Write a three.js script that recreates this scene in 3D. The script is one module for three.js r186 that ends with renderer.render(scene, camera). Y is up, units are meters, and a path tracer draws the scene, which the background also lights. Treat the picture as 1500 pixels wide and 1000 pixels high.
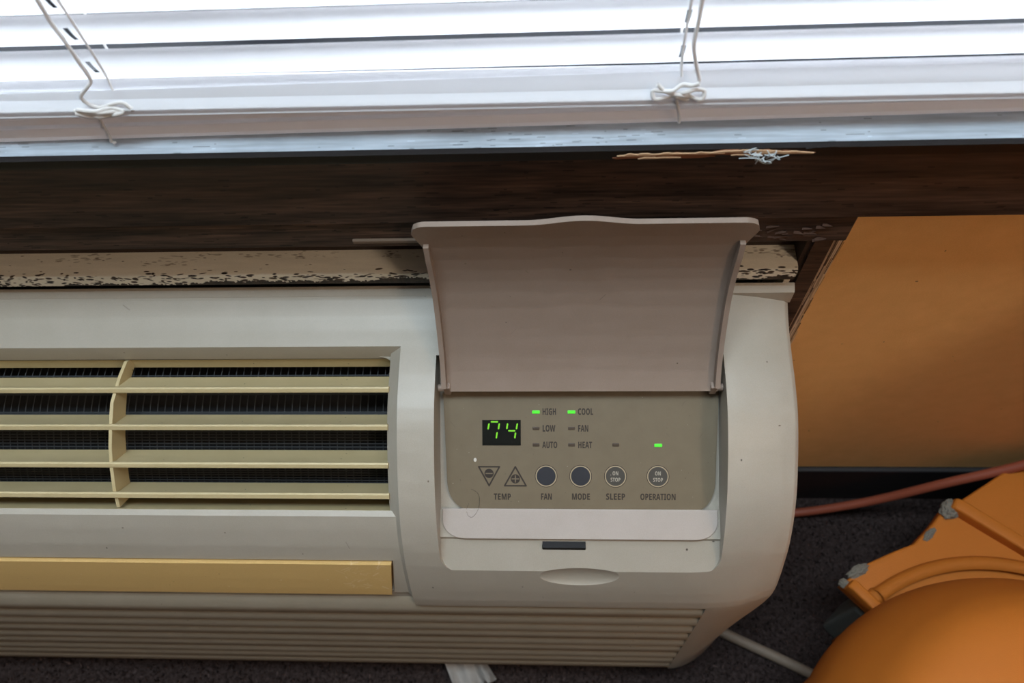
import * as THREE from 'three';
import { RoundedBoxGeometry } from 'three/addons/geometries/RoundedBoxGeometry.js';
import { mergeGeometries, toCreasedNormals } from 'three/addons/utils/BufferGeometryUtils.js';
import { ImprovedNoise } from 'three/addons/math/ImprovedNoise.js';
import { RectAreaLightUniformsLib } from 'three/addons/lights/RectAreaLightUniformsLib.js';
import { Brush, Evaluator, SUBTRACTION, INTERSECTION } from 'three-bvh-csg';

// ---------------------------------------------------------------- camera, sky, lights, exposure
const scene = new THREE.Scene();
const renderer = new THREE.WebGLRenderer({ antialias: true });
renderer.toneMapping = THREE.LinearToneMapping;
renderer.toneMappingExposure = 0.88;
renderer.shadowMap.enabled = true;
RectAreaLightUniformsLib.init();

const camera = new THREE.PerspectiveCamera(2 * Math.atan(500 / 1150) * 180 / Math.PI, 1.5, 0.02, 60);
{ // hand-held phone looking down: the world's axes seen in the camera's (right, down, forward) frame
  const U = new THREE.Vector3(65, 640, 1150).normalize().negate();
  const Xc = new THREE.Vector3(1, -0.0053, -0.0536); Xc.addScaledVector(U, -Xc.dot(U)).normalize();
  const Zc = new THREE.Vector3().crossVectors(Xc, U);
  const right = new THREE.Vector3(Xc.x, U.x, Zc.x), up = new THREE.Vector3(-Xc.y, -U.y, -Zc.y), back = new THREE.Vector3(-Xc.z, -U.z, -Zc.z);
  camera.quaternion.setFromRotationMatrix(new THREE.Matrix4().makeBasis(right, up, back));
  camera.position.set(0, 0.85, 0.28);
}
camera.focus = 0.47; camera.userData.fStop = 9;

scene.background = new THREE.Color(0.80, 0.90, 1.0);          // bright overcast sky outside the window
scene.backgroundIntensity = 10.8;

const CEILING = 2.4;
const ADDED_PANEL = { x: -0.15, z: 0.265, w: 1.2, d: 0.42, L: 23, color: [0.73, 0.89, 1.0] };   // cool panel added over the window bay, never in view
const GLOBE = { x: 1.15, y: 1.9, z: 1.3, r: 0.16, I: 2.45, color: [1.0, 0.78, 0.58] };   // warm pendant globe to the right, in the room

// ---------------------------------------------------------------- helpers
const noise = new ImprovedNoise();
let seed = 7;
const rnd = () => { seed = (seed * 1664525 + 1013904223) >>> 0; return seed / 4294967296; };
const rr = (a, b) => a + (b - a) * rnd();
const counts = {};
const numbered = (n) => { const k = counts[n] = (counts[n] ?? -1) + 1; return k ? `${n}_${String(k).padStart(3, '0')}` : n; };
function shade(o) { o.traverse((m) => { if (m.isMesh) { m.castShadow = true; m.receiveShadow = true; } }); return o; }
function part(name, geo, mat, parent, label) {
  const m = new THREE.Mesh(geo, mat); m.name = numbered(name); m.castShadow = m.receiveShadow = true;
  if (label) m.userData.label = label;
  (parent ?? scene).add(m); return m;
}
function thing(name, label, category, pos = [0, 0, 0], group) {
  const g = new THREE.Group(); g.name = numbered(name); g.position.set(...pos); g.userData = { label, category };
  if (group) g.userData.group = group;
  scene.add(g); return g;
}
function struct(name, geo, mat, label) { const m = part(name, geo, mat); m.userData.kind = 'structure'; if (label) m.userData.label = label; return m; }
function boxAt(x0, x1, y0, y1, z0, z1, r = 0) {
  const g = r ? new RoundedBoxGeometry(x1 - x0, y1 - y0, z1 - z0, 2, r) : new THREE.BoxGeometry(x1 - x0, y1 - y0, z1 - z0);
  g.translate((x0 + x1) / 2, (y0 + y1) / 2, (z0 + z1) / 2);
  const p = g.attributes.position, n = g.attributes.normal, uv = g.attributes.uv;   // uv in metres
  for (let i = 0; i < p.count; i++) {
    const ax = Math.abs(n.getX(i)), ay = Math.abs(n.getY(i)), az = Math.abs(n.getZ(i));
    if (az >= ax && az >= ay) uv.setXY(i, p.getX(i), p.getY(i));
    else if (ay >= ax) uv.setXY(i, p.getX(i), p.getZ(i));
    else uv.setXY(i, p.getZ(i), p.getY(i));
  }
  return g;
}
function clean(g) { g = g.index ? g.toNonIndexed() : g; for (const k of Object.keys(g.attributes)) if (!['position', 'normal', 'uv'].includes(k)) g.deleteAttribute(k); g.clearGroups?.(); return g; }
const merge = (list) => mergeGeometries(list.map(clean));
// a closed section [[z, y], ...] (counter-clockwise seen from +x) swept along x through the stations xs
function sweepX(poly, xs, { crease = 0.5, move = null, caps = true } = {}) {
  const n = poly.length, pos = [], uvs = [], len = [0];
  for (let i = 0; i < n; i++) { const a = poly[i], b = poly[(i + 1) % n]; len.push(len[i] + Math.hypot(b[0] - a[0], b[1] - a[1])); }
  const V = (i, x) => { const p = new THREE.Vector3(x, poly[i % n][1], poly[i % n][0]); if (move) move(p, i % n); return p; };
  const tri = (a, b, c, ua, ub, uc) => { pos.push(...a.toArray(), ...b.toArray(), ...c.toArray()); uvs.push(...ua, ...ub, ...uc); };
  let area = 0; for (let i = 0; i < n; i++) { const a = poly[i], b = poly[(i + 1) % n]; area += a[0] * b[1] - b[0] * a[1]; }
  const flip = area > 0;
  const put = (a, b, c, ua, ub, uc) => flip ? tri(a, c, b, ua, uc, ub) : tri(a, b, c, ua, ub, uc);
  for (let k = 0; k < xs.length - 1; k++) for (let i = 0; i < n; i++) {
    const a = V(i, xs[k]), b = V(i + 1, xs[k]), c = V(i + 1, xs[k + 1]), d = V(i, xs[k + 1]);
    const ua = [xs[k], len[i]], ub = [xs[k], len[i + 1]], uc = [xs[k + 1], len[i + 1]], ud = [xs[k + 1], len[i]];
    put(a, b, c, ua, ub, uc); put(a, c, d, ua, uc, ud);
  }
  if (caps) {
    const faces = THREE.ShapeUtils.triangulateShape(poly.map((p) => new THREE.Vector2(p[0], p[1])), []);
    for (const [e, x] of [[0, xs[0]], [1, xs[xs.length - 1]]]) for (const f of faces) {
      const q = f.map((i) => V(i, x)), u = f.map((i) => [poly[i][0], poly[i][1]]);
      // faces are oriented like the polygon made positive; choose the winding so that the normal points out along x
      const nx = new THREE.Vector3().crossVectors(q[1].clone().sub(q[0]), q[2].clone().sub(q[0])).x;
      if ((nx > 0) === (e === 1)) tri(q[0], q[1], q[2], u[0], u[1], u[2]); else tri(q[0], q[2], q[1], u[0], u[2], u[1]);
    }
  }
  const g = new THREE.BufferGeometry();
  g.setAttribute('position', new THREE.Float32BufferAttribute(pos, 3));
  g.setAttribute('uv', new THREE.Float32BufferAttribute(uvs, 2));
  g.computeVertexNormals();
  return toCreasedNormals(g, crease);
}
function tube(points, r, seg = 48, rad = 8) {
  const c = new THREE.CatmullRomCurve3(points.map((p) => new THREE.Vector3(...p)), false, 'centripetal');
  return new THREE.TubeGeometry(c, seg, r, rad, false);
}
const cap = (p, r) => new THREE.SphereGeometry(r, 10, 8).translate(...p);

// ---------------------------------------------------------------- textures
function canvasTex(w, h, draw, srgb = true) {
  const c = document.createElement('canvas'); c.width = w; c.height = h; draw(c.getContext('2d'), w, h);
  const t = new THREE.CanvasTexture(c); if (srgb) t.colorSpace = THREE.SRGBColorSpace; t.wrapS = t.wrapT = THREE.RepeatWrapping; t.anisotropy = 8; return t;
}
function dataTex(w, h, fn, srgb = true) {
  const d = new Uint8Array(w * h * 4);
  for (let y = 0; y < h; y++) for (let x = 0; x < w; x++) { const c = fn(x / w, y / h), i = (y * w + x) * 4; d[i] = c[0]; d[i + 1] = c[1]; d[i + 2] = c[2]; d[i + 3] = 255; }
  const t = new THREE.DataTexture(d, w, h); if (srgb) t.colorSpace = THREE.SRGBColorSpace; t.wrapS = t.wrapT = THREE.RepeatWrapping;
  t.magFilter = THREE.LinearFilter; t.minFilter = THREE.LinearMipmapLinearFilter; t.generateMipmaps = true; t.needsUpdate = true; return t;
}
const clamp = (v) => Math.max(0, Math.min(255, v));
// fractal noise that repeats with period 1 in u and v
function fbm(u, v, fx, fy, oct = 4, z = 0) {
  let s = 0, a = 1, t = 0;
  for (let o = 0; o < oct; o++) {
    const X = u * fx, Y = v * fy, n = (x, y) => noise.noise(x + 0.37, y + 0.71, z + o * 9.1);
    const p = n(X, Y) * (1 - u) * (1 - v) + n(X - fx, Y) * u * (1 - v) + n(X, Y - fy) * (1 - u) * v + n(X - fx, Y - fy) * u * v;
    s += p * a; t += a; a *= 0.55; fx *= 2; fy *= 2;
  }
  return s / t;
}
const TILE = 512, mottle = new Float32Array(TILE * TILE);
for (let y = 0; y < TILE; y++) for (let x = 0; x < TILE; x++) mottle[y * TILE + x] = fbm(x / TILE, y / TILE, 7, 7, 3);
const spot = (x, y) => mottle[(y & (TILE - 1)) * TILE + (x & (TILE - 1))];
const SPECKS = (g, w, h, n, r0, r1, colors) => { for (let i = 0; i < n; i++) { g.fillStyle = colors[Math.floor(rnd() * colors.length)]; g.beginPath(); g.ellipse(rnd() * w, rnd() * h, rr(r0, r1), rr(r0, r1), 0, 0, 7); g.fill(); } };
// aged plastic: flat tone with fine mottling, fly specks and a few rubbed marks; one repeat covers 0.35 m
const plasticMap = (rgb, specks, marks) => canvasTex(1024, 1024, (g, w, h) => {
  const im = g.createImageData(w, h);
  for (let y = 0; y < h; y++) for (let x = 0; x < w; x++) {
    const n = spot(x, y) * 7 + (rnd() - 0.5) * 5, i = (y * w + x) * 4;
    im.data[i] = clamp(rgb[0] + n); im.data[i + 1] = clamp(rgb[1] + n); im.data[i + 2] = clamp(rgb[2] + n * 1.2); im.data[i + 3] = 255;
  }
  g.putImageData(im, 0, 0);
  SPECKS(g, w, h, specks, 0.6, 2.3, ['#2a241d', '#4b3f30', '#3a3128']);
  for (let i = 0; i < marks; i++) { g.strokeStyle = `rgba(70,60,50,${rr(0.1, 0.4)})`; g.lineWidth = rr(0.8, 2); g.beginPath(); const x = rnd() * w, y = rnd() * h; g.moveTo(x, y); g.lineTo(x + rr(-14, 14), y + rr(-20, 20)); g.stroke(); }
});
function std(o) { return new THREE.MeshPhysicalMaterial(o); }
const rep = (t, m) => { const c = t.clone(); c.repeat.set(1 / m, 1 / m); c.needsUpdate = true; return c; };

const grainBump = dataTex(256, 256, (u, v) => { const n = 128 + fbm(u, v, 40, 40, 2) * 120 + (rnd() - 0.5) * 40; return [n, n, n]; }, false);
const bump = (m) => rep(grainBump, m);

const M = {};
M.cover = std({ map: rep(plasticMap([170, 161, 147], 46, 10), 0.35), roughness: 0.45, clearcoat: 0.4, clearcoatRoughness: 0.46, bumpMap: bump(0.03), bumpScale: 0.00006 });
M.lid = std({ map: rep(plasticMap([148, 130, 117], 30, 22), 0.3), roughness: 0.5, bumpMap: bump(0.03), bumpScale: 0.00006 });
M.tray = std({ map: rep(plasticMap([176, 164, 155], 26, 14), 0.3), roughness: 0.45, bumpMap: bump(0.03), bumpScale: 0.00005 });
M.vane = std({ map: rep(plasticMap([196, 178, 136], 60, 6), 0.3), roughness: 0.45 });
M.ventFrame = M.vane;
M.accent = std({ map: canvasTex(1024, 128, (g, w, h) => {
  const im = g.createImageData(w, h);
  for (let i = 0; i < w * h; i++) { const n = (rnd() - 0.5) * 6; im.data.set([204 + n, 168 + n, 108 + n, 255], i * 4); }
  g.putImageData(im, 0, 0);
  SPECKS(g, w, h, 20, 0.5, 1.2, ['#e9dcc0', '#7d6442']);
  for (let i = 0; i < 46; i++) { g.strokeStyle = `rgba(238,226,204,${rr(0.1, 0.5)})`; g.lineWidth = rr(0.6, 2); g.beginPath(); const x = 985 + rr(-34, 26), y = 64 + rr(-44, 40); g.moveTo(x, y); g.lineTo(x + rr(-14, 14), y + rr(-12, 12)); g.stroke(); }
}), roughness: 0.45 });
M.black = std({ color: new THREE.Color(0.028, 0.028, 0.030), roughness: 0.8, specularIntensity: 0.4 });   // black plastic
M.coil = std({ color: new THREE.Color(0.035, 0.037, 0.040), roughness: 0.6 });
M.metal = std({ color: new THREE.Color(0.32, 0.32, 0.31), roughness: 0.5, metalness: 0.6 });     // galvanised sheet
M.grilleShaded = std({ map: rep(plasticMap([162, 151, 133], 20, 4), 0.35), roughness: 0.6 });  // same plastic as the cover, darkened: shade on the louvres put into the colour

const woodMap = (dark, light, w = 1024, h = 256) => dataTex(w, h, (u, v) => {
  const band = fbm(u, v, 3, 14, 4, 2), fine = fbm(u, v, 12, 90, 3, 5), pore = fbm(u, v, 26, 150, 2, 8);
  let t = 0.42 + band * 1.0 + fine * 0.8; if (pore > 0.26) t -= 0.4;
  t = Math.max(0, Math.min(1, t));
  return [0, 1, 2].map((i) => clamp(dark[i] + (light[i] - dark[i]) * t));
});
const apronMap = rep(woodMap([32, 25, 22], [128, 100, 84]), 0.4); apronMap.repeat.set(2.5, 6);
M.apron = std({ map: apronMap, roughness: 0.62, specularIntensity: 0.6, bumpMap: apronMap, bumpScale: 0.0003 });
const sillMap = dataTex(1024, 256, (u, v) => {
  const grain = fbm(u, v, 9, 60, 4, 3), patch = fbm(u, v, 6, 3, 4, 6), scr = fbm(u, v, 30, 130, 2, 11);
  let b = 186 + grain * 66 + patch * 40; if (scr > 0.3) b -= 60; if (scr < -0.36) b += 26;
  return [clamp(b * 0.93), clamp(b * 0.99), clamp(b * 1.05)];
});
const sillM = sillMap.clone(); sillM.repeat.set(3.2, 8); sillM.needsUpdate = true;
M.sill = std({ map: sillM, roughness: 0.35, clearcoat: 0.6, clearcoatRoughness: 0.3, bumpMap: sillM, bumpScale: 0.0003 });
M.sillEdge = std({ color: new THREE.Color(0.012, 0.010, 0.010), roughness: 0.5, specularIntensity: 0.6 });
M.rawWood = std({ color: new THREE.Color(0.52, 0.33, 0.19), roughness: 0.8 });
M.rawWoodDark = std({ color: new THREE.Color(0.22, 0.085, 0.04), roughness: 0.8 });
M.header = M.apron;
M.sleeve = std({ map: canvasTex(2048, 256, (g, w, h) => {           // 1.1 m x 0.0375 m of painted steel: front edge along the bottom, thick with dirt
  const im = g.createImageData(w, h);
  for (let y = 0; y < h; y++) for (let x = 0; x < w; x++) { const n = spot(x, y * 2) * 26 + (rnd() - 0.5) * 10; im.data.set([clamp(232 + n), clamp(224 + n), clamp(206 + n), 255], (y * w + x) * 4); }
  g.putImageData(im, 0, 0);
  SPECKS(g, w, h, 300, 0.5, 2.4, ['rgba(50,38,28,.9)', 'rgba(80,64,46,.7)', 'rgba(40,30,24,.8)']);
  for (let i = 0; i < 60; i++) { const x = rnd() * w, y = 60 + rnd() * 60; g.fillStyle = `rgba(90,72,52,${rr(0.15, 0.5)})`; for (let k = 0; k < 9; k++) { g.beginPath(); g.ellipse(x + rr(-26, 26), y + rr(-14, 14), rr(1, 6), rr(1, 4), rr(0, 3), 0, 7); g.fill(); } }
  for (let x = 0, t = 204; x < w; x += 2) { t = Math.max(192, Math.min(222, t + rr(-4, 4))); g.fillStyle = ['#33281e', '#2b2119', '#3d3024'][Math.floor(rnd() * 3)]; g.fillRect(x, t + rr(-3, 3), 2, h - t + 6); }
  for (let i = 0; i < 1500; i++) { const y = i < 1000 ? rr(186, 256) : 188 - 46 * rnd() * rnd(); g.fillStyle = ['#2a2019', '#3b2d22', '#4a3a2a', '#1e1713'][i % 4]; g.beginPath(); g.ellipse(rnd() * w, y, rr(1, 6), rr(1, 4), rr(0, 3), 0, 7); g.fill(); }
  for (let i = 0; i < 90; i++) { g.fillStyle = '#b5ab98'; g.beginPath(); g.ellipse(rnd() * w, 170 + rnd() * 40, rr(1, 4), rr(1, 2), 0, 0, 7); g.fill(); }
}), roughness: 0.6 });

M.slat = std({ color: new THREE.Color(0.86, 0.86, 0.88), roughness: 0.55, transmission: 0.5, thickness: 0, specularIntensity: 0.6 });
M.slat.roughness = 0.95;
M.rail = std({ color: new THREE.Color(0.88, 0.82, 0.80), roughness: 0.7, transmission: 0.28, thickness: 0, clearcoat: 0.7, clearcoatRoughness: 0.3 });
M.cord = std({ color: new THREE.Color(0.86, 0.84, 0.82), roughness: 1, transmission: 0.3, thickness: 0 });
M.glass = std({ color: new THREE.Color(1, 1, 1), roughness: 0.02, transmission: 1, thickness: 0, ior: 1.5 });
M.winFrame = std({ color: new THREE.Color(0.018, 0.019, 0.024), roughness: 0.4 });

const wallMap = canvasTex(2048, 2048, (g, w, h) => {                // one repeat covers 0.5 m x 0.5 m, from x = 0.15 and the floor up
  const im = g.createImageData(w, h);
  for (let y = 0; y < h; y++) for (let x = 0; x < w; x++) { const n = spot(x, y) * 12 + (rnd() - 0.5) * 9; im.data.set([clamp(238 + n), clamp(186 + n), clamp(118 + n), 255], (y * w + x) * 4); }
  g.putImageData(im, 0, 0);
  g.fillStyle = '#33241d'; g.fillRect(0, 0, 62, h);                  // dark stain brushed past the jamb on to the paint
  for (let i = 0; i < 900; i++) {
    const y = rnd() * h, L = rr(40, 190), x = 52 + rr(-8, 34) * rnd();
    g.strokeStyle = ['rgba(46,31,24,.75)', 'rgba(58,40,30,.6)', 'rgba(120,94,72,.5)', 'rgba(70,48,34,.5)', 'rgba(156,122,88,.45)'][i % 5]; g.lineWidth = rr(1, 4.5);
    g.beginPath(); g.moveTo(x, y); g.lineTo(x + rr(-3, 7), y - L); g.stroke();
  }
  for (let i = 0; i < 760; i++) { const y = rnd() * h, L = rr(80, 340), x = 58 + 34 * rnd() * rnd(); g.strokeStyle = ['rgba(222,200,172,.8)', 'rgba(196,170,140,.8)', 'rgba(52,36,28,.85)'][i % 3]; g.lineWidth = rr(0.8, 4); g.beginPath(); g.moveTo(x, y); g.lineTo(x + rr(-1, 5), y - L); g.stroke(); }
  SPECKS(g, w, h, 60, 1, 4, ['rgba(90,64,38,.6)', 'rgba(60,44,30,.6)']);
});
const wallRight = wallMap.clone(); wallRight.repeat.set(2, 2); wallRight.offset.set(-0.15 * 2, 0); wallRight.wrapS = wallRight.wrapT = THREE.ClampToEdgeWrapping; wallRight.needsUpdate = true;
M.wallPaint = std({ map: wallRight, roughness: 0.6, bumpMap: bump(0.05), bumpScale: 0.0003 });
M.room = std({ color: new THREE.Color(0.20, 0.15, 0.11), roughness: 0.8 });
M.ceiling = std({ color: new THREE.Color(0.6, 0.58, 0.55), roughness: 0.9 });
M.base = std({ color: new THREE.Color(0.015, 0.013, 0.014), roughness: 0.55 });
const carpetMap = dataTex(512, 512, (u, v) => { const n = fbm(u, v, 60, 60, 3, 1) * 46 + (rnd() - 0.5) * 34; return [clamp(52 + n), clamp(43 + n * 0.9), clamp(41 + n * 0.9)]; });
M.carpet = std({ map: rep(carpetMap, 0.22), roughness: 1, bumpMap: rep(carpetMap, 0.22), bumpScale: 0.004, specularIntensity: 0.1 });
M.pile = std({ color: new THREE.Color(1, 1, 1), roughness: 1, specularIntensity: 0.1 });

M.orange = std({ color: new THREE.Color(0.48, 0.142, 0.016), roughness: 0.62, specularIntensity: 0.5, bumpMap: bump(0.05), bumpScale: 0.0002 });
M.worn = std({ map: rep(dataTex(256, 256, (u, v) => { const n = 118 + fbm(u, v, 10, 10, 4, 3) * 130 + (rnd() - 0.5) * 40; return [clamp(n), clamp(n * 0.95), clamp(n * 0.85)]; }), 0.03), roughness: 1 });
M.rubber = std({ color: new THREE.Color(0.10, 0.104, 0.092), roughness: 0.8, bumpMap: bump(0.03), bumpScale: 0.0005 });
M.redCord = std({ color: new THREE.Color(0.27, 0.062, 0.030), roughness: 0.55 });
M.beigeCord = std({ color: new THREE.Color(0.22, 0.165, 0.12), roughness: 0.6 });
M.rag = std({ color: new THREE.Color(0.36, 0.34, 0.32), roughness: 0.9, bumpMap: bump(0.02), bumpScale: 0.0004 });
M.hair = std({ color: new THREE.Color(0.03, 0.02, 0.015), roughness: 0.5 });
M.lint = std({ color: new THREE.Color(0.62, 0.70, 0.74), roughness: 1 });

// ---------------------------------------------------------------- the room
const WX0 = -1.05, WX1 = 0.72, SILL = 0.569, WTOP = 1.95, UL = -0.92, UR = 0.152;   // window opening, unit's ends
const RX0 = -2.2, RX1 = 1.9, RZ = 3.6, T = 0.13;
struct('floor', boxAt(RX0, RX1, -0.1, 0, -T, RZ), M.carpet);
struct('ceiling', boxAt(RX0 - 0.1, RX1 + 0.1, CEILING, CEILING + 0.1, -T, RZ + 0.1), M.ceiling);
struct('wall_left', boxAt(RX0 - 0.1, RX0, -0.1, CEILING, -T, RZ + 0.1), M.room);
struct('wall_right', boxAt(RX1, RX1 + 0.1, -0.1, CEILING, -T, RZ + 0.1), M.room);
struct('wall_back', boxAt(RX0, RX1, -0.1, CEILING, RZ, RZ + 0.1), M.room);
struct('wall_front', merge([
  boxAt(0.1494, RX1, 0, 0.515, -T, 0), boxAt(RX0, UL - 0.005, 0, 0.515, -T, 0), boxAt(UL - 0.005, 0.1494, 0.4455, 0.515, -T, -0.0125), boxAt(UL - 0.005, UR, 0, 0.03, -T, 0),
  boxAt(WX1, RX1, 0.515, CEILING, -T, 0), boxAt(RX0, WX0, 0.515, CEILING, -T, 0), boxAt(WX0, WX1, WTOP, CEILING, -T, 0), boxAt(WX0, WX1, 0.515, SILL - 0.026, -T, 0),
]), M.wallPaint, 'ochre wall with dark stain brushed beside the air conditioner');
struct('baseboard_front', boxAt(UR + 0.003, RX1, 0, 0.086, 0, 0.006, 0.002), M.base);

// sill, apron, header under it
struct('trim_1', sweepX([[-0.1, SILL - 0.024], [0.0140, SILL - 0.024], [0.0140, SILL - 0.005], [0.0184, SILL - 0.003], [0.0184, SILL], [-0.1, SILL]], [-1.12, 0.8], { crease: 0.4 }), M.sill, 'worn grey window sill with dusty scratched top');
struct('trim_2', sweepX([[-0.002, 0.508], [0.0148, 0.508], [0.016, 0.5092], [0.016, SILL - 0.0095], [0.0172, SILL - 0.0078], [0.0172, SILL - 0.0070], [0.0145, SILL - 0.0070], [0.0145, SILL - 0.024], [-0.002, SILL - 0.0245]], [-1.12, 0.8], { crease: 0.7 }), M.apron, 'dark stained wooden apron board below the sill');
struct('trim_3', merge([boxAt(UL - 0.03, 0.163, 0.4855, 0.508, -0.012, 0.0145, 0.0012), boxAt(UR + 0.001, 0.1635, 0.28, 0.4865, 0.0001, 0.0018)]), M.header, 'dark stained header board and jamb strip around the sleeve opening');
part('sill_nose', sweepX([[0.0150, SILL - 0.0068], [0.0208, SILL - 0.0066], [0.0228, SILL - 0.003], [0.0222, SILL + 0.0006], [0.0188, SILL + 0.0008], [0.0186, SILL - 0.004], [0.0150, SILL - 0.0045]], [-1.12, 0.8], { crease: 0.7 }), M.sillEdge, scene.getObjectByName('trim_1'), 'near-black rounded sill nose');
{ // lighter raw strip where a sliver of the header came off, chips at its right end, splinters along the sill edge
  const holder = scene.getObjectByName('trim_3');
  part('bare_strip', boxAt(-0.1143, -0.02, 0.4905, 0.4935, 0.0135, 0.0162, 0.0008), std({ color: new THREE.Color(0.17, 0.12, 0.085), roughness: 0.8 }), holder, 'narrow lighter strip of bare wood');
  const chips = [];
  for (let i = 0; i < 26; i++) { const L = rr(0.002, 0.007), g = new THREE.TetrahedronGeometry(1, 0); g.scale(L, rr(0.0006, 0.0016), rr(0.0008, 0.002)); g.rotateZ(rr(-0.5, 0.5)); g.translate(rr(0.098, 0.152), rr(0.486, 0.503), 0.0147); chips.push(g); }
  part('chipped_wood', merge(chips), std({ color: new THREE.Color(0.07, 0.035, 0.022), roughness: 0.8 }), holder, 'chipped broken wood fibres');
  const sill = scene.getObjectByName('trim_1');
  const shardShape = (x0, x1, y, h, slope) => {
    const n = 26, top = []; let e = 0.5; for (let i = 0; i <= n; i++) { const t = i / n; if (rnd() < 0.35) e = rr(0.25, 1); const f = Math.min(1, t / 0.18) * Math.min(1, (1 - t) / 0.4); top.push([x0 + (x1 - x0) * t, y + slope * t + h * e * f + h * 0.06]); }
    const s = new THREE.Shape(); s.moveTo(x0, y); top.forEach((p) => s.lineTo(...p)); s.lineTo(x1, y + slope);
    for (let i = n - 1; i > 0; i -= 3) s.lineTo(x0 + (x1 - x0) * i / n, y + slope * i / n - h * rr(0, 0.25)); s.closePath(); return s;
  };
  const splinter = (x0, x1, y, h, mat, z, slope = 0) => { const g = new THREE.ExtrudeGeometry(shardShape(x0, x1, y, h, slope), { depth: 0.0006, bevelEnabled: false }); g.translate(0, 0, z); part('splinter', g, mat, sill, 'raw splintered wood on the sill edge'); };
  splinter(0.028, 0.076, 0.5655, 0.0034, M.rawWoodDark, 0.0224); splinter(0.070, 0.122, 0.5668, 0.0028, M.rawWoodDark, 0.0224);
  splinter(0.030, 0.062, 0.5672, 0.0016, M.rawWood, 0.0229, 0.0006); splinter(0.048, 0.080, 0.5682, 0.0013, M.rawWood, 0.0231); splinter(0.040, 0.060, 0.5655, 0.0009, M.rawWood, 0.0232, 0.0004);
  splinter(0.074, 0.104, 0.5686, 0.0013, M.rawWood, 0.0230, 0.0004); splinter(0.094, 0.121, 0.5676, 0.0016, M.rawWood, 0.0232); splinter(0.083, 0.098, 0.5670, 0.0007, M.rawWood, 0.0233, -0.0004); splinter(0.117, 0.1315, 0.5692, 0.0009, M.sillEdge, 0.0222, 0.0012);
}
// window: frame round the opening, two panes
{
  const w = new THREE.Group(); w.name = 'window_1'; w.userData = { kind: 'structure', label: 'window behind the closed white blind' }; scene.add(w);
  const z0 = -0.118, z1 = -0.085, f = 0.05;
  part('window_frame', merge([boxAt(WX0, WX1, SILL, SILL + 0.008, z0, -0.032), boxAt(WX0, WX1, SILL + 0.008, SILL + f, z0, z1), boxAt(WX0, WX1, WTOP - f, WTOP, z0, z1), boxAt(WX0, WX0 + f, SILL + f, WTOP - f, z0, z1), boxAt(WX1 - f, WX1, SILL + f, WTOP - f, z0, z1), boxAt(-0.19, -0.14, SILL + f, WTOP - f, z0, z1)]), M.winFrame, w);
  for (const [a, b] of [[WX0 + f, -0.19], [-0.14, WX1 - f]]) part('pane', boxAt(a, b, SILL + f, WTOP - f, -0.104, -0.1), M.glass, w);
}
struct('ground', boxAt(-12, 12, -0.6, -0.5, -24, -0.4), std({ color: new THREE.Color(0.16, 0.17, 0.15), roughness: 1 }), 'grey paved ground outside the window');

// unseen ceiling panel added for cool overhead light: glowing diffuser, area light below
{
  const lamp = thing('added_ceiling_panel', 'flat cool white panel added on the ceiling, out of view, for overhead light', 'lamp', [ADDED_PANEL.x, CEILING, ADDED_PANEL.z]);
  part('frame', boxAt(-ADDED_PANEL.w / 2 - 0.02, ADDED_PANEL.w / 2 + 0.02, -0.03, 0, -ADDED_PANEL.d / 2 - 0.02, ADDED_PANEL.d / 2 + 0.02, 0.004), M.ceiling, lamp);
  const glow = std({ color: new THREE.Color(0.8, 0.8, 0.8), emissive: new THREE.Color(...ADDED_PANEL.color), emissiveIntensity: 1.0, roughness: 0.6 });
  part('diffuser', boxAt(-ADDED_PANEL.w / 2, ADDED_PANEL.w / 2, -0.034, -0.03, -ADDED_PANEL.d / 2, ADDED_PANEL.d / 2), glow, lamp);
  const L = new THREE.RectAreaLight(new THREE.Color(...ADDED_PANEL.color), ADDED_PANEL.L, ADDED_PANEL.w, ADDED_PANEL.d);
  L.name = 'added_ceiling_panel_light'; L.position.set(ADDED_PANEL.x, CEILING - 0.037, ADDED_PANEL.z); L.lookAt(ADDED_PANEL.x, 0, ADDED_PANEL.z); scene.add(L);
}

{ // warm pendant globe with its point light inside
  const lamp = thing('pendant_lamp', 'round warm white globe lamp hanging on a thin cord in the room', 'lamp', [GLOBE.x, GLOBE.y, GLOBE.z]);
  part('globe', new THREE.SphereGeometry(GLOBE.r, 40, 28), std({ color: new THREE.Color(0.8, 0.75, 0.68), emissive: new THREE.Color(...GLOBE.color), emissiveIntensity: 1.2, roughness: 0.5 }), lamp);
  part('cord', new THREE.CylinderGeometry(0.004, 0.004, CEILING - GLOBE.y - GLOBE.r - 0.02, 10).translate(0, (CEILING - GLOBE.y + GLOBE.r - 0.02) / 2, 0), M.rubber, lamp);
  part('canopy', new THREE.CylinderGeometry(0.05, 0.055, 0.024, 32).translate(0, CEILING - GLOBE.y - 0.012, 0), M.rubber, lamp);
  const P = new THREE.PointLight(new THREE.Color(...GLOBE.color), GLOBE.I, 0, 2); P.position.set(GLOBE.x, GLOBE.y, GLOBE.z); P.shadow.radius = GLOBE.r / 0.02; P.castShadow = true; P.name = 'pendant_lamp_light'; scene.add(P);
}

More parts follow.
